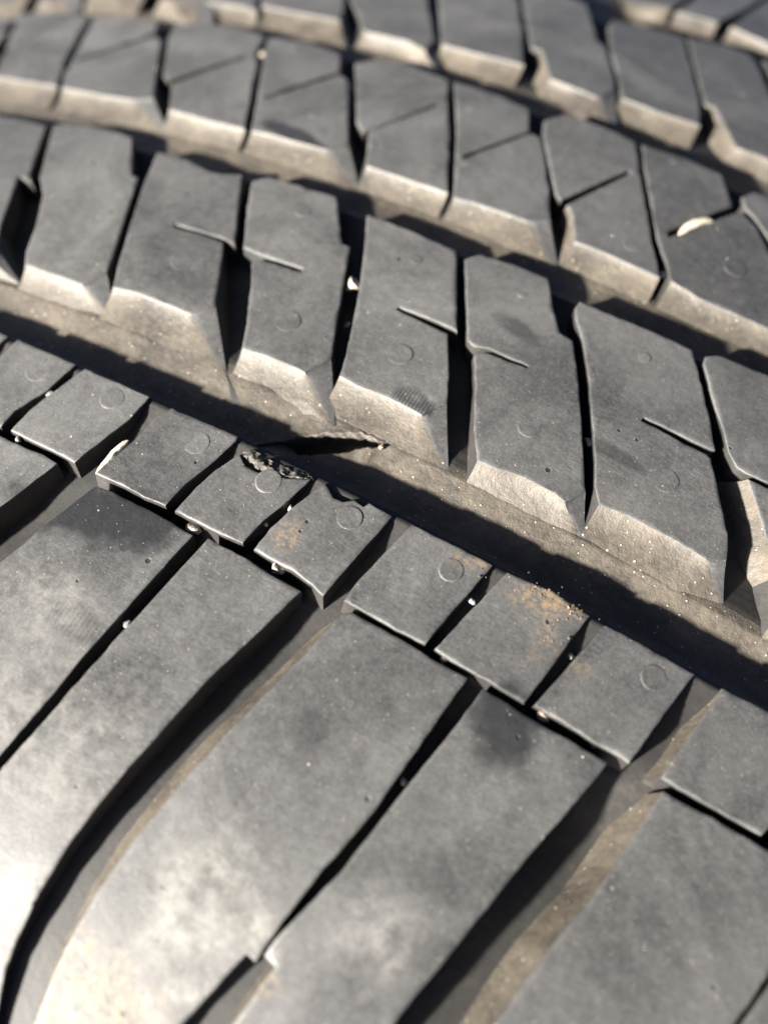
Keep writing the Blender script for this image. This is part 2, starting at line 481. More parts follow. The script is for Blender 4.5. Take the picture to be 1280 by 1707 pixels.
BLOCKS = [
('B',[(-114.05,-21.01),(-104.14,-21.09),(-93.72,-21.43),(-87.03,-32.49),(-85.63,-33.78),(-88.59,-33.1),(-83.13,-42.71),(-80.88,-45.73,-74.87,-49.09),(-80.41,-48.24,-74.84,-49.24),(-87.95,-48.07)],{},None),
('B',[(-92.25,-21.54),(-91.47,-20.49),(-87.15,-19.77),(-81.91,-19.63),(-78.02,-20.11),(-72.34,-27.47),(-71.01,-27.68),(-65.74,-38.66),(-62.89,-44.89,-59.01,-49.13),(-64.64,-47.68,-59.09,-49.26),(-69.34,-47.64),(-74.34,-47.71),(-75.94,-45.68),(-77.97,-41.45),(-82.0,-35.27),(-84.88,-32.68)],{},None),
('B',[(-72.26,-21.63),(-67.03,-21.71),(-63.04,-22.58),(-60.57,-22.53),(-57.91,-21.5),(-54.51,-27.45),(-50.89,-33.83),(-52.71,-33.32),(-60.38,-33.62),(-60.17,-34.04),(-52.46,-33.95),(-51.34,-35.74),(-47.1,-43.67,-41.12,-50.51),(-48.96,-46.07,-41.21,-50.63),(-52.37,-46.05),(-57.57,-45.98),(-60.69,-46.46),(-62.88,-42.44),(-64.55,-38.91),(-69.62,-28.14)],{},None),
('B',[(-55.98,-22.05),(-54.4,-20.46),(-50.06,-20.24),(-43.99,-19.99),(-38.8,-27.52),(-37.59,-27.5),(-35.21,-33.27),(-32.0,-40.77),(-30.42,-44.41,-26.08,-50.84),(-32.05,-47.45,-26.15,-50.97),(-35.05,-47.45),(-37.53,-47.54),(-40.5,-47.85),(-42.25,-44.18),(-45.47,-38.2),(-47.37,-35.16),(-46.02,-34.5),(-40.61,-34.13),(-40.87,-33.56),(-47.81,-33.81),(-49.66,-33.61),(-53.76,-26.44)],{},None),
('B',[(-38.72,-21.15),(-35.98,-20.99),(-29.84,-21.44),(-25.68,-21.44),(-19.58,-33.59),(-20.54,-33.41),(-27.31,-33.57),(-27.44,-34.08),(-20.39,-34.49),(-17.35,-40.19),(-15.9,-43.5,-11.95,-50.14),(-17.6,-46.34,-12.03,-50.27),(-19.37,-46.13),(-22.21,-46.13),(-25.99,-46.31),(-28.34,-46.05),(-29.17,-43.13),(-30.06,-40.76),(-33.17,-32.86),(-35.83,-26.92)],{},None),
('B',[(-24.06,-22.35),(-22.81,-20.61),(-18.48,-20.09),(-13.79,-19.97),(-11.86,-23.14),(-9.04,-27.33),(-7.18,-27.67),(-4.38,-32.69),(-1.8,-37.9),(-0.17,-41.22),(2.26,-46.04,4.5,-49.93),(0.76,-48.28,4.42,-50.05),(-0.71,-47.83),(-4.28,-47.83),(-7.43,-48.31),(-9.61,-48.46),(-11.73,-45.07),(-14.32,-39.51),(-16.35,-35.68),(-15.1,-34.74),(-10.1,-34.39),(-10.16,-33.92),(-15.19,-34.06),(-16.9,-34.55),(-17.97,-34.13)],{},None),
('B',[(-8.89,-21.48),(-3.87,-21.34),(1.41,-21.01),(5.68,-21.02),(11.15,-30.12),(12.71,-33.18),(12.27,-33.37),(4.11,-33.53),(4.05,-34.14),(12.06,-34.24),(12.6,-34.54),(14.93,-38.13),(17.44,-42.47),(18.37,-45.29,20.29,-48.81),(16.85,-46.63,20.18,-48.91),(15.46,-46.39),(11.28,-46.15),(7.27,-46.24),(3.98,-46.59),(2.75,-44.71),(1.46,-41.66),(-0.47,-37.74),(-3.3,-32.01),(-6.2,-27.05),(-8.14,-24.44),(-8.94,-22.9)],{},None),
('B',[(7.39,-21.06),(8.97,-19.76),(14.87,-19.37),(23.9,-18.72),(28.78,-31.6),(33.42,-45.63),(30.27,-46.49),(25.32,-46.79),(23.51,-44.2),(21.57,-40.84),(19.63,-38.14),(17.11,-34.6),(20.2,-34.36),(20.1,-33.81),(16.77,-34.01),(15.59,-33.96),(14.13,-32.62),(12.82,-30.27),(10.32,-26.82),(7.5,-22.28)],{8:1.2,9:1.2,10:1.2},None),
('C',[(-135.52,13.93),(-125.92,14.26),(-115.22,12.88),(-105.26,-4.81),(-103.01,-7.71),(-100.7,-11.39),(-106.97,-11.2),(-114.61,-10.7),(-116.58,-10.52),(-119.75,-5.29),(-121.63,-3.19),(-114.67,4.31),(-115.45,4.97),(-122.71,-1.41),(-130.23,7.87)],{},None),
('C',[(-113.59,12.73),(-105.72,12.8),(-98.69,12.43),(-96.33,8.51),(-103.76,-2.85),(-102.98,-3.57),(-95.15,7.35),(-93.12,6.43),(-85.9,-4.19),(-81.86,-10.14,-75.6,-15.26),(-84.7,-11.57,-75.73,-15.33),(-90.12,-11.86),(-99.27,-11.66),(-102.43,-7.6),(-103.47,-5.13),(-110.44,7.17)],{},None),
('C',[(-94.51,11.82),(-92.02,13.64),(-82.57,14.07),(-76.65,12.75),(-74.67,7.18),(-72.36,4.24),(-68.65,-2.96),(-63.67,-12.29),(-70.28,-12.49),(-77.43,-12.04),(-80.55,-7.32),(-81.79,-5.83),(-75.32,5.44),(-75.88,6.09),(-82.99,-4.87),(-84.83,-3.87),(-92.4,7.3)],{},None),
('C',[(-75.96,12.76),(-68.08,13.35),(-62.01,12.25),(-59.45,7.33),(-65.91,-3.68),(-65.45,-4.22),(-58.81,6.42),(-56.68,5.46),(-51.1,-4.42),(-48.52,-8.91,-43.03,-15.23),(-50.2,-11.66,-43.11,-15.36),(-55.23,-11.89),(-59.9,-11.95),(-62.62,-12.17),(-67.22,-3.49),(-69.36,0.4),(-72.21,5.55),(-73.32,7.04)],{},None),
('C',[(-58.51,10.48),(-55.92,13.26),(-51.11,14.07),(-45.77,13.06),(-43.57,12.69),(-41.27,7.57),(-37.35,0.37),(-31.56,-12.15),(-37.27,-12.38),(-43.74,-12.33),(-46.08,-7.96),(-47.27,-5.15),(-41.84,5.56),(-42.2,6.09),(-47.8,-5.93),(-50.11,-3.92),(-55.36,5.32)],{},None),
('C',[(-42.64,12.63),(-36.56,12.94),(-30.05,11.53),(-27.72,6.51),(-33.27,-3.64),(-32.9,-4.22),(-27.27,6.11),(-25.65,5.78),(-20.35,-3.9),(-17.72,-9.96,-13.17,-16.22),(-19.67,-11.75,-13.28,-16.32),(-26.81,-12.16),(-30.44,-12.63),(-36.55,0.84)],{},None),
('C',[(-27.03,10.2),(-24.97,13.26),(-22.09,13.58),(-18.06,13.51),(-13.89,12.95),(-11.89,8.24),(-4.98,-6.06),(-1.76,-11.93),(-3.86,-11.98),(-9.57,-11.85),(-13.47,-12.06),(-15.44,-7.63),(-17.05,-5.99),(-12.03,5.35),(-12.45,6.02),(-17.99,-5.6),(-19.24,-4.66),(-25.72,6.6)],{10:0.6,11:0.6},None),
('C',[(-12.97,12.93),(-5.46,13.57),(-0.98,13.32),(2.14,7.4),(-3.76,-3.27),(-3.28,-4.18),(2.96,6.35),(3.96,6.81),(6.34,5.37),(9.47,1.06),(14.91,-8.43),(16.59,-11.7),(12.75,-12.14),(3.35,-12.46),(-0.37,-11.72),(-1.51,-9.6),(-4.31,-5.59),(-10.77,7.57)],{},None),
('C',[(2.74,10.21),(3.83,12.36),(7.55,13.41),(16.22,14.21),(24.08,-9.89),(17.64,-11.17),(10.67,1.29),(8.85,3.68),(5.45,7.06),(3.75,8.18)],{6:0.5,7:0.5},None),
('D',[(-110.59,34.58),(-94.78,36.71),(-83.77,20.79),(-86.72,21.8),(-93.34,22.02),(-99.32,22.49)],{},None),
('D',[(-94.07,36.86),(-78.43,41.49),(-71.89,30.04),(-69.63,26.01,-61.49,14.18),(-68.31,22.39,-61.44,14.04),(-75.75,22.49),(-84.05,22.86)],{},None),
('D',[(-78.01,41.65),(-64.93,47.57),(-59.12,36.17),(-52.89,26.04),(-51.1,23.12,-45.79,15.57),(-50.78,19.1,-45.78,15.42),(-54.5,20.54),(-62.03,20.54),(-63.19,21.21),(-66.34,25.34),(-70.93,30.45)],{},None),
('D',[(-63.4,48.39),(-51.33,55.9),(-45.91,44.28),(-40.46,33.75),(-35.68,22.95),(-42.88,22.38),(-49.46,22.16),(-50.83,24.73),(-57.41,37.11)],{},None),
('D',[(-50.6,56.41),(-45.23,53.03),(-35.35,49.95),(-33.87,47.38),(-28.74,37.33),(-27.33,36.87),(-22.36,27.38),(-21.13,24.19,-16.12,14.17),(-22.63,20.59,-16.18,14.03),(-28.05,21.05),(-30.63,21.36),(-35.19,28.84),(-37.02,29.03),(-45.13,44.82)],{10:0.6},None),
('D',[(-29.51,46.71),(-24.14,48.02),(-17.46,48.77),(-9.22,29.64),(-7.23,23.13),(-13.46,22.5),(-19.54,22.69),(-21.05,26.18),(-26.18,36.25),(-29.3,44.25)],{},None),
('D',[(-16.8,49.09),(-10.84,51.3),(-6.46,51.09),(-4.48,48.41),(-0.91,41.3),(4.13,31.65),(9.61,21.86),(3.68,21.65),(-1.12,21.31),(-7.16,29.89),(-8.45,29.65)],{8:0.6,9:0.5},None),
('D',[(-4.03,51.02),(2.99,51.42),(9.24,51.43),(17.36,22.01),(11.11,22.1),(5.33,32.73),(-0.45,44.16)],{},None),
('E',[(-38.36,72.78),(-22.74,92.43),(-21.4,67.31),(-22.72,59.13),(-29.78,55.99)],{},None),
('E',[(-20.21,66.29),(-21.21,91.1),(-7.45,98.82),(-11.61,69.32),(-13.69,61.43),(-14.15,59.3),(-21.48,58.29)],{},None),
('E',[(-11.78,59.47),(-10.79,67.68),(-6.1,98.49),(6.63,108.68),(8.13,58.29),(-4.78,58.34)],{},None),
('A',[(-77.36,-58.26),(-69.25,-58.08),(-67.76,-58.2),(-67.97,-59.51),(-69.51,-65.38)],{},None),
('A',[(-66.27,-58.1),(-56.94,-58.3),(-57.62,-62.9),(-59.31,-66.59),(-59.31,-69.02),(-66.63,-68.44)],{},None),
('A',[(-55.53,-58.35),(-46.04,-58.39),(-46.26,-61.96),(-47.82,-67.16),(-48.33,-69.19),(-51.09,-69.04),(-55.77,-69.02),(-57.92,-68.93),(-57.66,-65.86),(-57.02,-63.28)],{},None),
('A',[(-42.85,-58.5),(-34.03,-58.37),(-33.86,-58.98),(-34.59,-62.44),(-35.71,-65.92),(-36.11,-69.1),(-38.83,-69.27),(-42.15,-69.12),(-45.5,-69.26),(-44.79,-66.74),(-43.89,-62.77),(-43.75,-60.48)],{},None),
('A', [(-32.68, -60.27), (-31.24, -61.05), (-29.48, -61.14), (-28.26, -60.67), (-26.46, -60.38), (-24.9, -59.63), (-24.07, -59.27), (-24.95, -62.92), (-25.87, -65.79), (-26.42, -68.93), (-28.88, -69.15), (-31.59, -69.16), (-34.96, -69.08), (-34.59, -65.84), (-33.85, -63.07)], {}, 'small tread block with its groove edge torn open'),
('A', [(-22.66, -59.0), (-21.95, -59.2), (-20.88, -60.0), (-19.74, -59.95), (-18.84, -59.22), (-17.54, -59.46), (-17.28, -58.76), (-14.33, -58.88), (-14.68, -61.44), (-15.02, -63.1), (-15.64, -66.53), (-16.14, -69.93), (-17.74, -69.5), (-20.35, -69.08), (-22.35, -69.11), (-25.1, -68.92), (-24.87, -66.19), (-24.14, -63.37)], {}, 'small tread block with a chewed chip out of its groove edge'),
('A',[(-12.11,-58.75),(-8.29,-58.63),(-2.72,-58.66),(-3.23,-61.2),(-4.11,-65.55),(-4.82,-69.37),(-8.05,-69.51),(-10.82,-69.44),(-14.12,-69.33),(-13.91,-66.61),(-13.11,-62.96)],{},None),
('A',[(-1.12,-58.57),(3.72,-58.15),(8.19,-58.52),(7.52,-62.05),(6.84,-66.22),(6.18,-69.7),(2.02,-69.56),(-1.86,-69.55),(-3.78,-69.33),(-2.63,-64.5)],{},None),
('A',[(9.84,-58.63),(14.54,-58.48),(19.71,-58.62),(19.02,-61.47),(18.15,-65.6),(17.34,-69.62),(13.7,-69.64),(10.31,-69.48),(7.09,-69.45),(8.25,-65.07)],{},None),
('A',[(22.72,-58.47),(27.47,-58.13),(34.75,-57.56),(33.02,-62.95),(30.88,-69.18),(25.75,-69.38),(20.52,-69.4),(21.45,-64.32)],{6:0.6,7:0.5},None),
('A',[(35.82,-57.45),(41.34,-56.75),(41.16,-68.44),(32.0,-69.19)],{},None),
('S',[(-67.72,-69.35),(-58.65,-69.96),(-55.82,-70.0),(-52.32,-69.86),(-50.06,-70.09),(-51.12,-73.56),(-52.33,-77.17),(-55.92,-88.52)],{},None),
('S',[(-43.05,-70.29),(-39.75,-70.28),(-35.33,-70.29),(-31.51,-70.58),(-33.01,-81.19),(-33.82,-86.85),(-34.23,-90.43),(-35.49,-97.2),(-35.9,-102.43),(-35.23,-110.18),(-45.26,-114.88),(-53.57,-100.72),(-50.99,-91.08),(-47.98,-82.17),(-46.2,-76.02),(-44.38,-70.37)],{14:2.1,13:2.1},None),
('S',[(-29.93,-70.15),(-25.28,-70.21),(-22.22,-70.44),(-18.31,-70.53),(-19.9,-76.64),(-21.29,-81.39),(-22.84,-89.12),(-23.57,-92.44),(-24.28,-96.61),(-24.86,-100.57),(-25.0,-104.57),(-24.75,-108.45),(-24.4,-110.87),(-23.14,-113.98),(-20.58,-118.16),(-26.45,-121.16),(-33.84,-109.51),(-34.81,-103.83),(-34.65,-97.89),(-33.19,-90.9),(-31.64,-81.11)],{},None),
('S',[(-12.81,-70.04),(-8.31,-70.0),(-2.93,-70.28),(0.35,-70.25),(-0.88,-79.93),(-1.49,-84.94),(-2.69,-90.13),(-3.04,-91.18),(-3.86,-95.5),(-4.48,-99.99),(-5.43,-99.88),(-7.44,-106.62),(-7.81,-110.05),(-7.25,-113.17),(-18.02,-118.81),(-19.56,-113.01),(-20.2,-107.91),(-20.28,-104.67),(-20.22,-102.19),(-19.69,-97.82),(-18.75,-93.42),(-17.98,-89.58),(-17.29,-86.24),(-15.15,-78.12),(-13.53,-70.57)],{14:3.6,15:3.8,16:4.0,17:4.2,18:4.4,19:4.4,20:4.4,21:4.2,22:3.8,23:3.0},None),
('S',[(2.06,-70.4),(7.41,-70.62),(11.47,-70.6),(15.58,-70.75),(14.9,-73.22),(12.45,-81.93),(11.37,-86.38),(8.86,-96.68),(7.88,-102.72),(8.24,-108.72),(-5.29,-115.99),(-4.29,-109.18),(-3.63,-104.63),(-2.73,-99.52),(-4.04,-99.25),(-3.94,-98.07),(-2.21,-92.51),(-1.62,-90.65),(0.19,-81.14),(1.4,-74.96)],{10:2.1,11:2.1,12:2.1},None),
('S',[(21.17,-70.37),(26.06,-70.16),(31.11,-70.11),(37.49,-69.49),(35.52,-79.66),(34.24,-84.47),(32.88,-89.78),(32.03,-95.93),(32.24,-103.17),(14.53,-112.81),(13.88,-104.74),(16.0,-94.34),(17.4,-87.31),(19.07,-81.64)],{9:2.1,10:2.1,11:2.1,12:1.8,13:1.5},None),
('S',[(38.43,-69.53),(44.93,-68.58),(48.71,-94.43),(33.51,-102.49),(33.13,-95.34),(33.56,-89.42),(34.81,-84.16),(36.15,-79.74)],{},None)]
VENTS = [(-113.51, -6.41, 1.38, 8), (-106.33, -9.71, 1.05, 8), (-92.39, -4.37, 1.21, 9), (-68.51, -7.64, 1.03, 10), (-70.25, 11.77, 0.9, 11), (-56.47, -4.81, 0.83, 11), (-54.06, -2.06, 0.62, 11), (-28.71, 29.21, 0.8, 21), (-37.27, 11.71, 0.78, 13), (-35.94, -7.71, 0.88, 12), (-18.41, 9.0, 0.69, 14), (-7.68, 12.03, 0.67, 15), (-29.33, -25.53, 0.78, 4), (-15.41, -24.19, 0.59, 5), (1.05, -25.5, 0.76, 6), (-45.49, -7.65, 0.56, 12), (-55.2, -39.08, 1.51, 2), (-37.89, -41.86, 1.55, 3), (-23.84, -39.99, 1.51, 4), (-6.53, -41.71, 1.32, 5), (9.12, -39.99, 1.53, 6), (-6.75, -8.1, 1.37, 14), (6.04, -4.46, 1.5, 15), (-60.48, -60.82, 1.62, 29), (-49.8, -60.45, 1.41, 30), (-37.62, -61.15, 1.43, 31), (-27.97, -61.59, 1.42, 32), (-18.17, -61.25, 1.35, 33), (-6.22, -61.27, 1.28, 34), (16.26, -61.07, 1.32, 36), (-46.42, -24.49, 1.06, 3), (-37.56, 7.54, 0.95, 13)]

tyre = bpy.data.objects.new('tyre', None)
COL.objects.link(tyre)
tag(tyre, 'worn black rubber car tyre with dusty tan grooves and a gash in one groove', 'tyre')

blocks = []
for i, (row, pts, eo, lab) in enumerate(BLOCKS):
    V, F, FM = block_geo(row, pts, eo, random.Random(100 + i))
    nm = 'shoulder_block' if row == 'S' else 'tread_block'
    me = mesh_from(nm, V, F, FM, True, 42)
    o = link(nm, me, tyre, (M_TOP, M_DUST, M_DARK))
    if lab: o['label'] = lab
    blocks.append(o)

# the same pattern goes on round the rest of the tyre
def tread_rest():
    V = []; F = []; FM = []
    CIRC = 2 * math.pi * R
    for row, ids, pitch, s0, s1 in [('B', [3, 4], 32.0, -110.5, 29.4), ('C', [12, 13], 32.0, -132.0, 20.1), ('D', [20, 21], 32.0, -107.1, 13.4), ('E', [26], 14.0, -38.4, 8.1), ('A', [32, 33, 34], 32.0, -77.4, 41.3), ('S', [41, 42], 32.0, -67.7, 44.9)]:
        geo = [block_geo(BLOCKS[i][0], BLOCKS[i][1], BLOCKS[i][2], random.Random(1), False) for i in ids]
        mn = min(v[0] for g in geo for v in g[0] if v[1] > -72)
        span = CIRC - (s1 - s0)
        k = max(1, int(round(span / pitch)))
        for j in range(k):
            ds = s1 + 0.8 + j * span / k - mn
            for v, f, fm in geo:
                b = len(V)
                V += [(p[0] + ds, p[1], p[2]) for p in v]
                F += [[b + x for x in q] for q in f]
                FM += fm
    me = mesh_from('tread_ring', V, F, FM, False)
    o = link('tread_ring', me, tyre, (M_TOP, M_DUST, M_DARK))
    o['kind'] = 'stuff'
tread_rest()

# ------------------------------------------------------------------ carcass: groove floors, sidewalls, inside
PROFILE = [(-118.0, 0.5), (-110.0, 1.5), (-100.0, 2.6), (-90.0, 3.4), (-72.5, 3.5), (-70.9, 2.8), (-69.0, 2.2),
           (-63.0, 2.3), (-60.6, 1.7), (-59.4, 0.5), (-58.2, 0.45), (-57.9, 1.7), (-57.2, 2.6), (-56.0, 3.0), (-54.2, 3.0), (-52.6, 2.76), (-51.2, 2.36), (-50.2, 2.05),
           (-48.4, 2.1), (-44.0, 3.0), (-25.0, 3.0), (-21.5, 2.2), (-20.5, 1.6), (-20.1, 1.95), (-19.2, 2.1), (-17.6, 2.2), (-16.2, 2.12), (-15.2, 2.0),
           (-13.5, 2.1), (-9.0, 2.9), (9.0, 2.9), (12.5, 2.2), (13.3, 1.6), (13.7, 1.95), (14.6, 2.1), (16.4, 2.2), (18.0, 2.12), (19.0, 2.0),
           (20.7, 2.1), (25.0, 2.9), (45.0, 2.9), (48.0, 2.2), (49.0, 1.6), (49.4, 2.1), (51.0, 2.6), (53.5, 2.6), (55.6, 2.3), (56.9, 2.05), (60.0, 2.3), (85.0, 2.2), (100.0, 1.8), (118.0, 0.5)]
PU = [p[0] for p in PROFILE]; PD = [p[1] for p in PROFILE]
def floor_at(s, u):
    """place across the tread and depth of one point of the groove floor"""
    x = 0.0; k = 0.0
    if -57.6 < u < -46.5:
        c, w, k = gash_at(s)
        x = (u - GU) / GW
        if x < -1: u = -57.6 + (u + 57.6) * ((c - w) + 57.6) / ((GU - GW) + 57.6)
        elif x > 1: u = -46.5 + (u + 46.5) * ((c + w) + 46.5) / ((GU + GW) + 46.5)
        else: u = c + x * w
    d = float(np.interp(u, PU, PD))
    if u < -70.9: d *= 1.0 + 0.45 * min(1.0, max(0.0, (s + 2) / 16.0))
    if k > 0:
        if abs(x) < 0.99:
            d += 4.0 * k * min(1.0, w / 0.5) * min(1.0, (1.0 + x) * 3)
            u += 2.4 * k * min(1.0, (1.0 + x))
        elif x < 0:
            d -= 0.5 * k * min(1.0, w / 0.6) * math.exp(-((c - w - u) / 1.9) ** 2)
        else:
            d -= 0.12 * k * math.exp(-((u - c - w) / 0.4) ** 2)
            d += 0.12 * mnoise.noise((s * 2.5, u * 2.5, 3.0)) * math.exp(-(u - c - w) ** 2)
    if -57.6 < u < -46.5:
        d += 0.12 * mnoise.noise((s * 0.45, u * 0.45, 7.0))
    return u, d

def carcass():
    us = [-118, -114, -110, -106, -102, -98, -94, -90, -86, -82, -78, -74, -70.9, -67, -63, -59, -58]
    us += [-58.2, -58.05, -57.9, -57.75]
    for a, b, k in ((-57.6, -52.0, 24), (-52.0, -50.6, 10), (-50.6, -46.5, 20)): us += [a + (b - a) * i / k for i in range(k)]
    us += [-46.5, -45.2, -44, -40, -36, -32, -28, -25, -23, -21.5]
    for c in (-20.5, 13.3): us += [c + 0.3 * k for k in range(25)]
    us += [-12.4, -10.5, -9, -6, -4, 0, 4, 9, 11, 12.5]
    us += [22, 26, 30, 34, 38, 42, 46] + [48.5 + 0.6 * k for k in range(16)] + [60, 66, 72, 78, 84, 90, 96, 102, 108, 114, 118]
    us = sorted(set(round(float(v), 3) for v in us))
    ss = []
    x = -170.0
    while x < 75:
        ss.append(x)
        x += 0.22 if -40 < x < -19 else 1.6
    CIRC = 2 * math.pi * R
    while x < -170 + CIRC - 4:
        ss.append(x); x += 14.0
    side = [(121.5, R - 24), (125, R - 40), (126.5, R - 55), (125, R - 78), (119, R - 98), (112, R - 112), (109, R - 116), (109, R - 123), (104, R - 125), (99, R - 122),
            (100, R - 112), (112, R - 85), (116, R - 60), (112, R - 40), (98, R - 27), (60, R - 20), (0, R - 18)]
    prof_n = len(us) + 2 * len(side) - 1
    co = []; uvs = []
    for s in ss:
        th = s / R
        st, ct = math.sin(th), math.cos(th)
        ring = [(u, ru(u) - d) for u, d in (floor_at(s, u) for u in us)]
        ring += side + [(-a, b) for a, b in side[-2::-1]]
        for u, r in ring:
            co.append((r * st * MM, u * MM, (r * ct + ZC) * MM)); uvs.append((s / 100, u / 100))
    N = len(ss)
    fs = []; fm = []
    nu = len(us)
    for i in range(N):
        i2 = (i + 1) % N
        for j in range(prof_n):
            j2 = (j + 1) % prof_n
            fs.append((i * prof_n + j, i2 * prof_n + j, i2 * prof_n + j2, i * prof_n + j2))
            if j >= nu - 1: fm.append(2)
            else:
                u = (uvs[i * prof_n + j][1] + uvs[i * prof_n + j2][1]) * 50
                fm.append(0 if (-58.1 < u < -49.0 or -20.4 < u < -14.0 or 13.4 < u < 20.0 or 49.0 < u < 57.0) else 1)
    me = bpy.data.meshes.new('carcass')
    me.from_pydata(co, [], fs)
    me.polygons.foreach_set('material_index', np.array(fm, np.int32))
    me.polygons.foreach_set('use_smooth', np.ones(len(fs), bool))
    me.update()
    me.flip_normals() if me.polygons[nu // 2].normal.z < 0 else None
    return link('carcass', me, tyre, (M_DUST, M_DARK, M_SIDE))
carc = carcass()

# ------------------------------------------------------------------ vent marks: low round pads moulded on the blocks
def vent_mesh(s, u, r):
    V = []; F = []
    prof = [(r * 1.05, 0.04), (r * 1.0, -0.03), (r * 0.96, -0.048), (r * 0.8, -0.036), (r * 0.4, -0.03)]
    n = 28
    ta = 2.2 + 1.7 * math.sin(s * 1.7 + u)
    lo = 0.75 + 0.4 * math.sin(s * 3.1 + u * 5.3)
    for rr, d in prof:
        d *= lo if d < 0 else 1.0
        for k in range(n):
            a = 2 * math.pi * k / n
            V.append((s + rr * math.cos(a), u + rr * math.sin(a), d + 0.030 * rr / r * math.cos(a - ta)))
    for j in range(len(prof) - 1):
        for k in range(n):
            k2 = (k + 1) % n
            F.append([j * n + k, j * n + k2, (j + 1) * n + k2, (j + 1) * n + k])
    V.append((s, u, -0.045))
    for k in range(n):
        F.append([(len(prof) - 1) * n + k, (len(prof) - 1) * n + (k + 1) % n, len(V) - 1])
    return mesh_from('vent_mark', V, F, None, True)
for s, u, r, bi in VENTS:
    link('vent_mark', vent_mesh(s, u, r), blocks[bi], (M_TOP,))

# ------------------------------------------------------------------ torn rubber along the damaged block edges
def torn(lines, seed, amp):
    """lines: rows of (s, u, depth), each the same length; filled to a rough sheet"""
    rng = random.Random(seed)
    rows = []
    for ln in lines:
        L = np.array(ln, float)
        t = np.linspace(0, len(L) - 1, 64)
        rows.append(np.stack([np.interp(t, np.arange(len(L)), L[:, k]) for k in range(3)], 1))
    G = []
    for a, b in zip(rows, rows[1:]):
        for k in range(7): G.append(a + (b - a) * k / 7)
    G.append(rows[-1])
    V = []; F = []
    for j, g in enumerate(G):
        e = min(1.0, j / 3.0)
        for i, p in enumerate(g):
            q = (p[0] * 2.1, p[1] * 2.1, seed)
            nz = mnoise.fractal((q[0] * 0.8, q[1] * 0.8, p[2] * 1.6 + seed), 1.0, 2.0, 4)
            V.append((p[0] + 0.12 * rng.uniform(-1, 1) * e, p[1] + amp * 0.5 * nz * e, p[2] + amp * nz * e))
    n = 64
    for j in range(len(G) - 1):
        for i in range(n - 1):
            F.append([j * n + i, j * n + i + 1, (j + 1) * n + i + 1, (j + 1) * n + i])
    me = mesh_from('torn_edge', V, F, None, True, 60)
    if sum(p.normal.z for p in me.polygons) < 0: me.flip_normals()
    return me
for bi, lines, seed, amp, lab in [(32, [[(-32.58, -60.31, 0.6), (-31.19, -61.11, 1.0), (-29.44, -61.2, 0.9), (-28.22, -60.73, 1.0), (-26.43, -60.44, 0.8), (-24.86, -59.69, 0.6), (-24.03, -59.33, 0.3)], [(-32.71, -60.11, 0.3), (-31.43, -60.05, 0.1), (-29.58, -60.27, -0.1), (-28.0, -60.11, 0), (-26.39, -60.01, 0.1), (-24.8, -59.41, 0.1), (-23.98, -59.05, 0.2)], [(-32.66, -59.83, 0.4), (-31.82, -58.97, 0.2), (-30.09, -59.01, 0.3), (-28.32, -59.01, 0.4), (-26.45, -58.95, 0.4), (-24.89, -58.79, 0.3), (-23.98, -58.8, 0.4)], [(-32.66, -59.48, 4.9), (-31.82, -58.62, 4.7), (-30.09, -58.66, 4.8), (-28.32, -58.66, 4.9), (-26.45, -58.6, 4.9), (-24.89, -58.44, 4.8), (-23.98, -58.449999999999996, 4.9)]], 3, 0.28, 'ragged torn rubber along the groove edge, pale and dusty'), (33, [[(-22.1, -59.19, 0.4), (-21.78, -59.35, 0.8), (-20.84, -60.06, 1.3), (-19.7, -60.01, 1.3), (-18.81, -59.28, 1.2), (-17.54, -59.46, 0.8), (-17.41, -58.91, 0.4)], [(-21.97, -59.04, 0.5), (-21.35, -59.2, 0.9), (-20.54, -59.58, 0.9), (-19.64, -59.49, 0.7), (-18.84, -58.97, 0.6), (-17.71, -59.16, 0.7), (-17.45, -58.85, 0.5)], [(-21.84, -58.89, 0.6), (-21.13, -58.83, 0.9), (-20.2, -58.9, 1.0), (-19.32, -58.91, 0.8), (-18.44, -58.91, 0.7), (-17.71, -58.91, 0.6), (-17.39, -58.82, 0.6)], [(-21.84, -58.54, 5.1), (-21.13, -58.48, 5.4), (-20.2, -58.55, 5.5), (-19.32, -58.559999999999995, 5.3), (-18.44, -58.559999999999995, 5.2), (-17.71, -58.559999999999995, 5.1), (-17.39, -58.47, 5.1)]], 9, 0.3, 'chewed rubber in the chipped groove edge')]:
    o = link('torn_edge', torn(lines, seed, amp), blocks[bi], (M_TORN,))
    o['label'] = lab

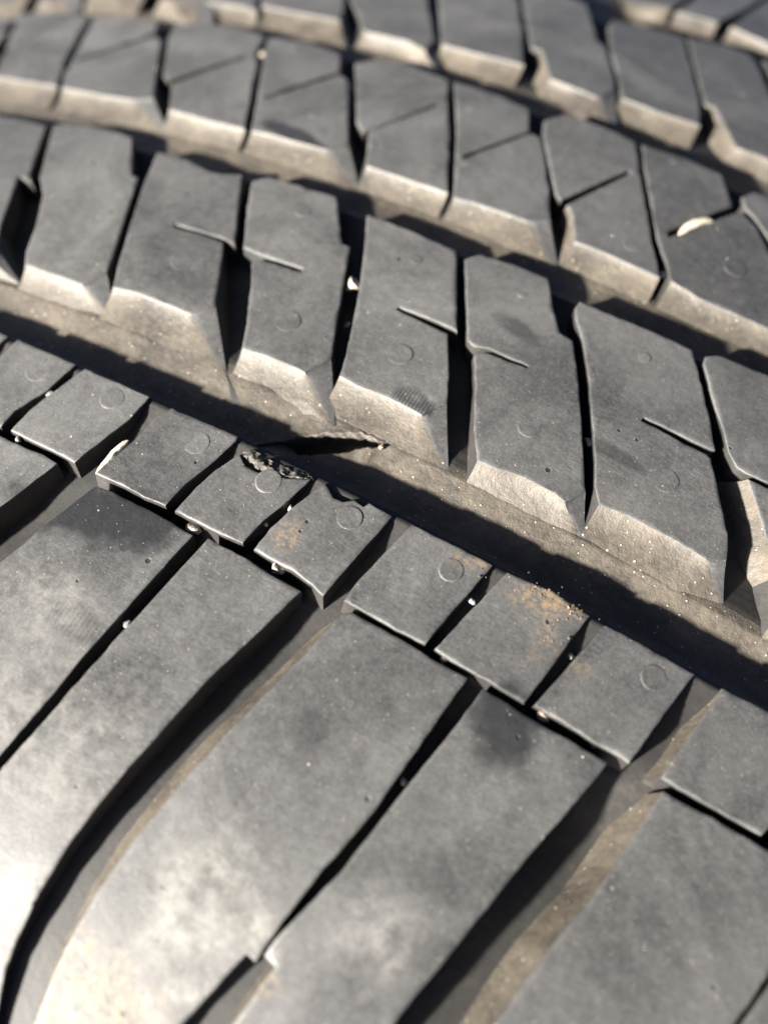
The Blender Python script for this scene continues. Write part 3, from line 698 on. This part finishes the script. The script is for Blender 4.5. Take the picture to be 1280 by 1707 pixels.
# ------------------------------------------------------------------ stones, husk, splinter and grit caught in the tread
def lump(name, s, u, d, rs, ru_, rh, ang, mat, seed, rough=0.25, sub=3):
    import bmesh
    bm = bmesh.new()
    bmesh.ops.create_icosphere(bm, subdivisions=sub, radius=1.0)
    ca, sa = math.cos(ang), math.sin(ang)
    th = s / R
    base = Vector(surf(s, u, d))
    ex = Vector((math.cos(th), 0, -math.sin(th))); ey = Vector((0, 1, 0)); ez = Vector((math.sin(th), 0, math.cos(th)))
    for v in bm.verts:
        c = v.co
        k = 1 + rough * mnoise.noise(c * 1.3 + Vector((seed * 3.7, seed, 0))) + rough * 0.5 * mnoise.noise(c * 3.1 + Vector((0, seed * 2.3, seed)))
        # a few flat broken faces
        for q in range(6):
            nv = Vector((math.sin(seed * 5 + q * 2.1), math.cos(seed * 3 + q * 1.7), math.sin(seed + q * 4))).normalized()
            dd = c.dot(nv)
            if dd > 0.6: c = c - nv * (dd - 0.6) * 0.92
        x, y, z = c.x * rs * k, c.y * ru_ * k, c.z * rh * k
        v.co = (ex * (x * ca - y * sa) + ey * (x * sa + y * ca) + ez * z) * MM
    me = bpy.data.meshes.new(name)
    bm.to_mesh(me); bm.free()
    me.polygons.foreach_set('use_smooth', np.ones(len(me.polygons), bool))
    me.set_sharp_from_angle(angle=math.radians(28))
    o = link(name, me, None, (mat,))
    o.location = base
    return o
M_ST = {
 'cream': make_simple('cream_stone', (0.20, 0.17, 0.135), (0.46, 0.41, 0.34), 900, 0.6, 0.5, 0.0001),
 'tan': make_simple('tan_stone', (0.20, 0.14, 0.10), (0.36, 0.28, 0.21), 1100, 0.65, 0.5, 0.0001),
 'grey': make_simple('grey_stone', (0.10, 0.10, 0.10), (0.22, 0.215, 0.21), 1200, 0.5, 0.5, 0.0001),
 'glass': make_simple('quartz_grain', (0.16, 0.16, 0.16), (0.34, 0.34, 0.33), 900, 0.12, 0.3, 0.0001, 0.6, 0.0),
 'husk': make_simple('dry_husk', (0.52, 0.46, 0.33), (0.70, 0.64, 0.50), 700, 0.6, 0.4, 0.0001),
 'wood': make_simple('pale_splinter', (0.36, 0.31, 0.24), (0.62, 0.56, 0.46), 1500, 0.65, 0.6, 0.0002),
 'mud': make_simple('dry_mud', (0.07, 0.05, 0.03), (0.30, 0.22, 0.13), 700, 0.8, 0.6, 0.0001),
 'grit': make_simple('pale_grit', (0.45, 0.40, 0.33), (0.75, 0.70, 0.60), 500, 0.5, 0.3, 0.0001),
}
for nm, s, u, d, a, b, h, ang, mat, seed, rough, lab, cat, grp in [
('pebble', -34.47, -32.35, 0.8, 1.017, 1.173, 1.017, 0, 'cream', 1, 0.25, 'cream white stone chip wedged in a cross groove above the gash, the brightest stone', 'pebble', 'pebbles and grains caught in the tread'),
('pebble', -32.3, -69.57, 0.85, 1.003, 0.669, 0.669, -18, 'cream', 2, 0.25, 'oval cream pebble in the thin groove at the head of a narrow shoulder groove', 'pebble', 'pebbles and grains caught in the tread'),
('pebble', -22.11, -69.21, 0.85, 0.885, 0.759, 0.759, -20, 'cream', 3, 0.25, 'jagged white chip in the thin groove below the torn block', 'pebble', 'pebbles and grains caught in the tread'),
('pebble', -2.54, -69.33, 0.9, 0.523, 0.581, 0.523, -20, 'tan', 4, 0.25, 'small round tan pebble in the thin groove left of the muddy block', 'pebble', 'pebbles and grains caught in the tread'),
('pebble', 8.3, -69.61, 0.9, 0.788, 0.45, 0.45, -25, 'tan', 5, 0.25, 'oblong pinkish tan pebble in the thin groove right of the dark thumb smudge', 'pebble', 'pebbles and grains caught in the tread'),
('pebble', 13.71, -69.39, 0.8, 0.501, 0.39, 0.39, -25, 'grey', 6, 0.25, 'dull grey pebble in the thin groove beside the wide shoulder groove', 'pebble', 'pebbles and grains caught in the tread'),
('pebble', -1.6, -10.05, 1.0, 0.519, 0.964, 0.519, 70, 'glass', 7, 0.25, 'pale grey oblong pebble at the groove mouth above the broad tan groove', 'pebble', 'pebbles and grains caught in the tread'),
('pebble', -0.05, -39.07, 1.1, 0.522, 0.783, 0.522, 70, 'grey', 8, 0.25, 'grey pebble deep in a black cross groove beside a round vent mark', 'pebble', 'pebbles and grains caught in the tread'),
('grain', -11.39, 8.65, 0.8, 0.414, 0.58, 0.414, 70, 'glass', 9, 0.25, 'clear glassy grain in the thin cross groove near the pale husk', 'grain', 'pebbles and grains caught in the tread'),
('grain', -2.93, -62.7, 1.0, 0.418, 0.478, 0.418, 40, 'glass', 10, 0.25, 'clear glassy bead in the groove left of the muddy block', 'grain', 'pebbles and grains caught in the tread'),
('grain', 8.4, -62.6, 1.4, 0.347, 0.405, 0.347, 40, 'glass', 11, 0.25, 'dim glassy bead in the groove right of the muddy block', 'grain', 'pebbles and grains caught in the tread'),
('grain', -24.36, -62.83, 0.7, 0.459, 0.459, 0.459, 40, 'glass', 12, 0.25, 'pale bead in the groove between the two torn small blocks', 'grain', 'pebbles and grains caught in the tread'),
('grain', -25.77, -65.58, 0.8, 0.327, 0.327, 0.327, 0, 'tan', 13, 0.25, 'tan grain in the groove below the torn block', 'grain', 'pebbles and grains caught in the tread'),
('grain', -57.53, -62.66, 0.6, 0.494, 0.494, 0.494, 0, 'glass', 14, 0.25, 'pale bead in the groove between small blocks far from the gash', 'grain', 'pebbles and grains caught in the tread'),
('grain', -32.08, -81.38, 0.7, 0.384, 0.513, 0.384, 40, 'glass', 15, 0.25, 'white grain halfway along the narrow shoulder groove with the wiped patch above', 'grain', 'pebbles and grains caught in the tread'),
('grain', -0.5, -81.07, 1.6, 0.385, 0.385, 0.385, 0, 'glass', 16, 0.25, 'small clear grain in the middle of the long narrow shoulder groove', 'grain', 'pebbles and grains caught in the tread'),
('grain', -51.16, 23.92, 0.7, 0.453, 0.566, 0.453, 0, 'cream', 17, 0.25, 'white grain in a thin cross groove in the far rib', 'grain', 'pebbles and grains caught in the tread'),
('grain', -73.77, 7.59, 0.4, 0.646, 0.646, 0.646, 0, 'cream', 18, 0.25, 'white grain at the bend of a wavy thin groove', 'grain', 'pebbles and grains caught in the tread'),
('grain', -56.64, -69.34, 0.5, 0.399, 0.479, 0.399, 0, 'cream', 19, 0.25, 'white crumb in the thin groove beside the finely scratched block', 'grain', 'pebbles and grains caught in the tread'),
('grain', -32.1, -37.78, 1.5, 0.376, 0.451, 0.376, 0, 'grey', 20, 0.25, 'dim grain below the cream chip in the same black groove', 'grain', 'pebbles and grains caught in the tread'),
('grain', -20.06, -50.84, 2.0, 0.335, 0.401, 0.335, 20, 'tan', 21, 0.4, 'tan grain of grit at the tip of the gash', 'grain', 'pebbles and grains caught in the tread')]:
    tag(lump(nm, s, u, d, a, b, h, math.radians(ang), M_ST[mat], seed, rough), lab, cat, grp)

# long thin splinter and the husk are tapered rods
def rod(name, pts, rad, mat, flat=1.0, seed=1, n=9):
    """pts: (s, u, depth) along the rod; rad: radius in mm at each"""
    C = [Vector(surf(*p)) for p in pts]
    V = []; F = []
    for i, c in enumerate(C):
        t = (C[min(i + 1, len(C) - 1)] - C[max(i - 1, 0)]).normalized()
        up = Vector((0, 0, 1)); a = t.cross(up).normalized(); b = a.cross(t)
        for k in range(n):
            th = 2 * math.pi * k / n
            rr = rad[i] * (1 + 0.16 * math.sin(seed * 3 + k * 2.6 + i * 0.7)) * MM
            V.append(c + a * math.cos(th) * rr + b * math.sin(th) * rr * flat)
    for i in range(len(C) - 1):
        for k in range(n):
            k2 = (k + 1) % n
            F.append([i * n + k, i * n + k2, (i + 1) * n + k2, (i + 1) * n + k])
    F.append(list(range(n))[::-1]); F.append([(len(C) - 1) * n + k for k in range(n)])
    o0 = C[len(C) // 2].copy()
    me = bpy.data.meshes.new(name)
    me.from_pydata([tuple(v - o0) for v in V], [], F)
    me.polygons.foreach_set('use_smooth', np.ones(len(F), bool))
    me.set_sharp_from_angle(angle=math.radians(50))
    o = link(name, me, None, (mat,))
    o.location = o0
    return o
tag(rod('seed_husk', [(-2.28, -2.91, -0.05), (-2.02, -2.16, -0.05), (-1.7, -1.08, -0.05), (-1.07, 0.38, -0.05), (-0.28, 1.68, -0.05), (0.34, 2.14, -0.05), (0.8, 2.33, -0.05)], [0.116, 0.385, 0.578, 0.693, 0.616, 0.385, 0.116], M_ST['husk'], 0.6, 1), 'pale yellow seed husk lying in a thin slit of the far tread', 'husk')
tag(rod('wood_splinter', [(-45.42, -69.14, 0.35), (-45.39, -68.54, 0.35), (-45.4, -67.79, 0.35), (-45.28, -66.97, 0.35), (-45.22, -66.18, 0.35), (-45.14, -65.2, 0.35), (-44.94, -64.58, 0.35), (-44.88, -64.12, 0.35)], [0.184, 0.368, 0.404, 0.441, 0.478, 0.331, 0.331, 0.11], M_ST['wood'], 0.7, 2), 'white ragged splinter stuck along the edge of a wide groove', 'splinter')

# loose grains lying on the blocks and in the grooves
def grains(name, spots, mat, seed, label, cat):
    rng = random.Random(seed)
    V = []; F = []
    ico_v = []; t = (1 + 5 ** .5) / 2
    for a in (-1, 1):
        for b in (-t, t): ico_v += [(0, a, b), (a, b, 0), (b, 0, a)]
    ico_v = [Vector(v).normalized() for v in ico_v]
    import itertools
    ed = min((p - q).length for p, q in itertools.combinations(ico_v, 2)) * 1.05
    tri = [t3 for t3 in itertools.combinations(range(12), 3) if all((ico_v[x] - ico_v[y]).length < ed for x, y in itertools.combinations(t3, 2))]
    tri = [(a, b, c) if (ico_v[b] - ico_v[a]).cross(ico_v[c] - ico_v[a]).dot(ico_v[a]) > 0 else (a, c, b) for a, b, c in tri]
    for s, u, d, r in spots:
        c = Vector(surf(s, u, d)); b0 = len(V)
        for v in ico_v:
            V.append(c + Vector((v.x, v.y, v.z * 0.8)) * r * MM * rng.uniform(0.65, 1.3))
        F += [(b0 + x, b0 + y, b0 + z) for x, y, z in tri]
    me = bpy.data.meshes.new(name)
    me.from_pydata([tuple(v) for v in V], [], F)
    o = link(name, me, None, (mat,))
    tag(o, label, cat, None, 'stuff')
    return o
rg = random.Random(5)
spots = []
for _ in range(170):
    s, u = rg.uniform(-130, 40), rg.uniform(-105, 48)
    for row, pts, eo, lab in BLOCKS:
        inside = False
        n = len(pts)
        for i in range(n):
            a, b = pts[i], pts[i - 1]
            if (a[1] > u) != (b[1] > u) and s < (b[0] - a[0]) * (u - a[1]) / (b[1] - a[1]) + a[0]: inside = not inside
        if inside:
            spots.append((s, u, -0.02, abs(rg.gauss(0, 0.03)) + 0.02)); break
grains('grit', spots, M_ST['grit'], 2, 'fine pale grit scattered over the worn tread blocks', 'grit')
mud = []
for s, u, rs, ru_, k in [(2.92, -58.61, 1.32, 0.6, 40), (5.71, -58.82, 1.31, 0.59, 45), (5.18, -62.0, 0.59, 0.94, 18), (7.29, -59.34, 0.47, 0.47, 14), (6.48, -62.66, 1.05, 0.58, 10), (-3.24, -59.95, 0.49, 0.49, 8)]:
    for _ in range(k // 2):
        mud.append((s + rg.gauss(0, rs), u + rg.gauss(0, ru_), -0.03, abs(rg.gauss(0, 0.06)) + 0.03))
grains('mud_crumbs', mud, M_ST['mud'], 3, 'crumbs of dry brown earth on the corner of a small tread block', 'earth')

# ------------------------------------------------------------------ ground under the tyre
me = bpy.data.meshes.new('ground')
g = 60.0
me.from_pydata([(-g, -g, 0), (g, -g, 0), (g, g, 0), (-g, g, 0)], [], [(0, 1, 2, 3)])
gm = make_simple('asphalt', (0.035, 0.035, 0.036), (0.075, 0.074, 0.072), 180, 0.85, 0.6, 0.002)
go = link('ground', me, None, (gm,))
go['kind'] = 'structure'
go.location = (0, 0, -0.001)
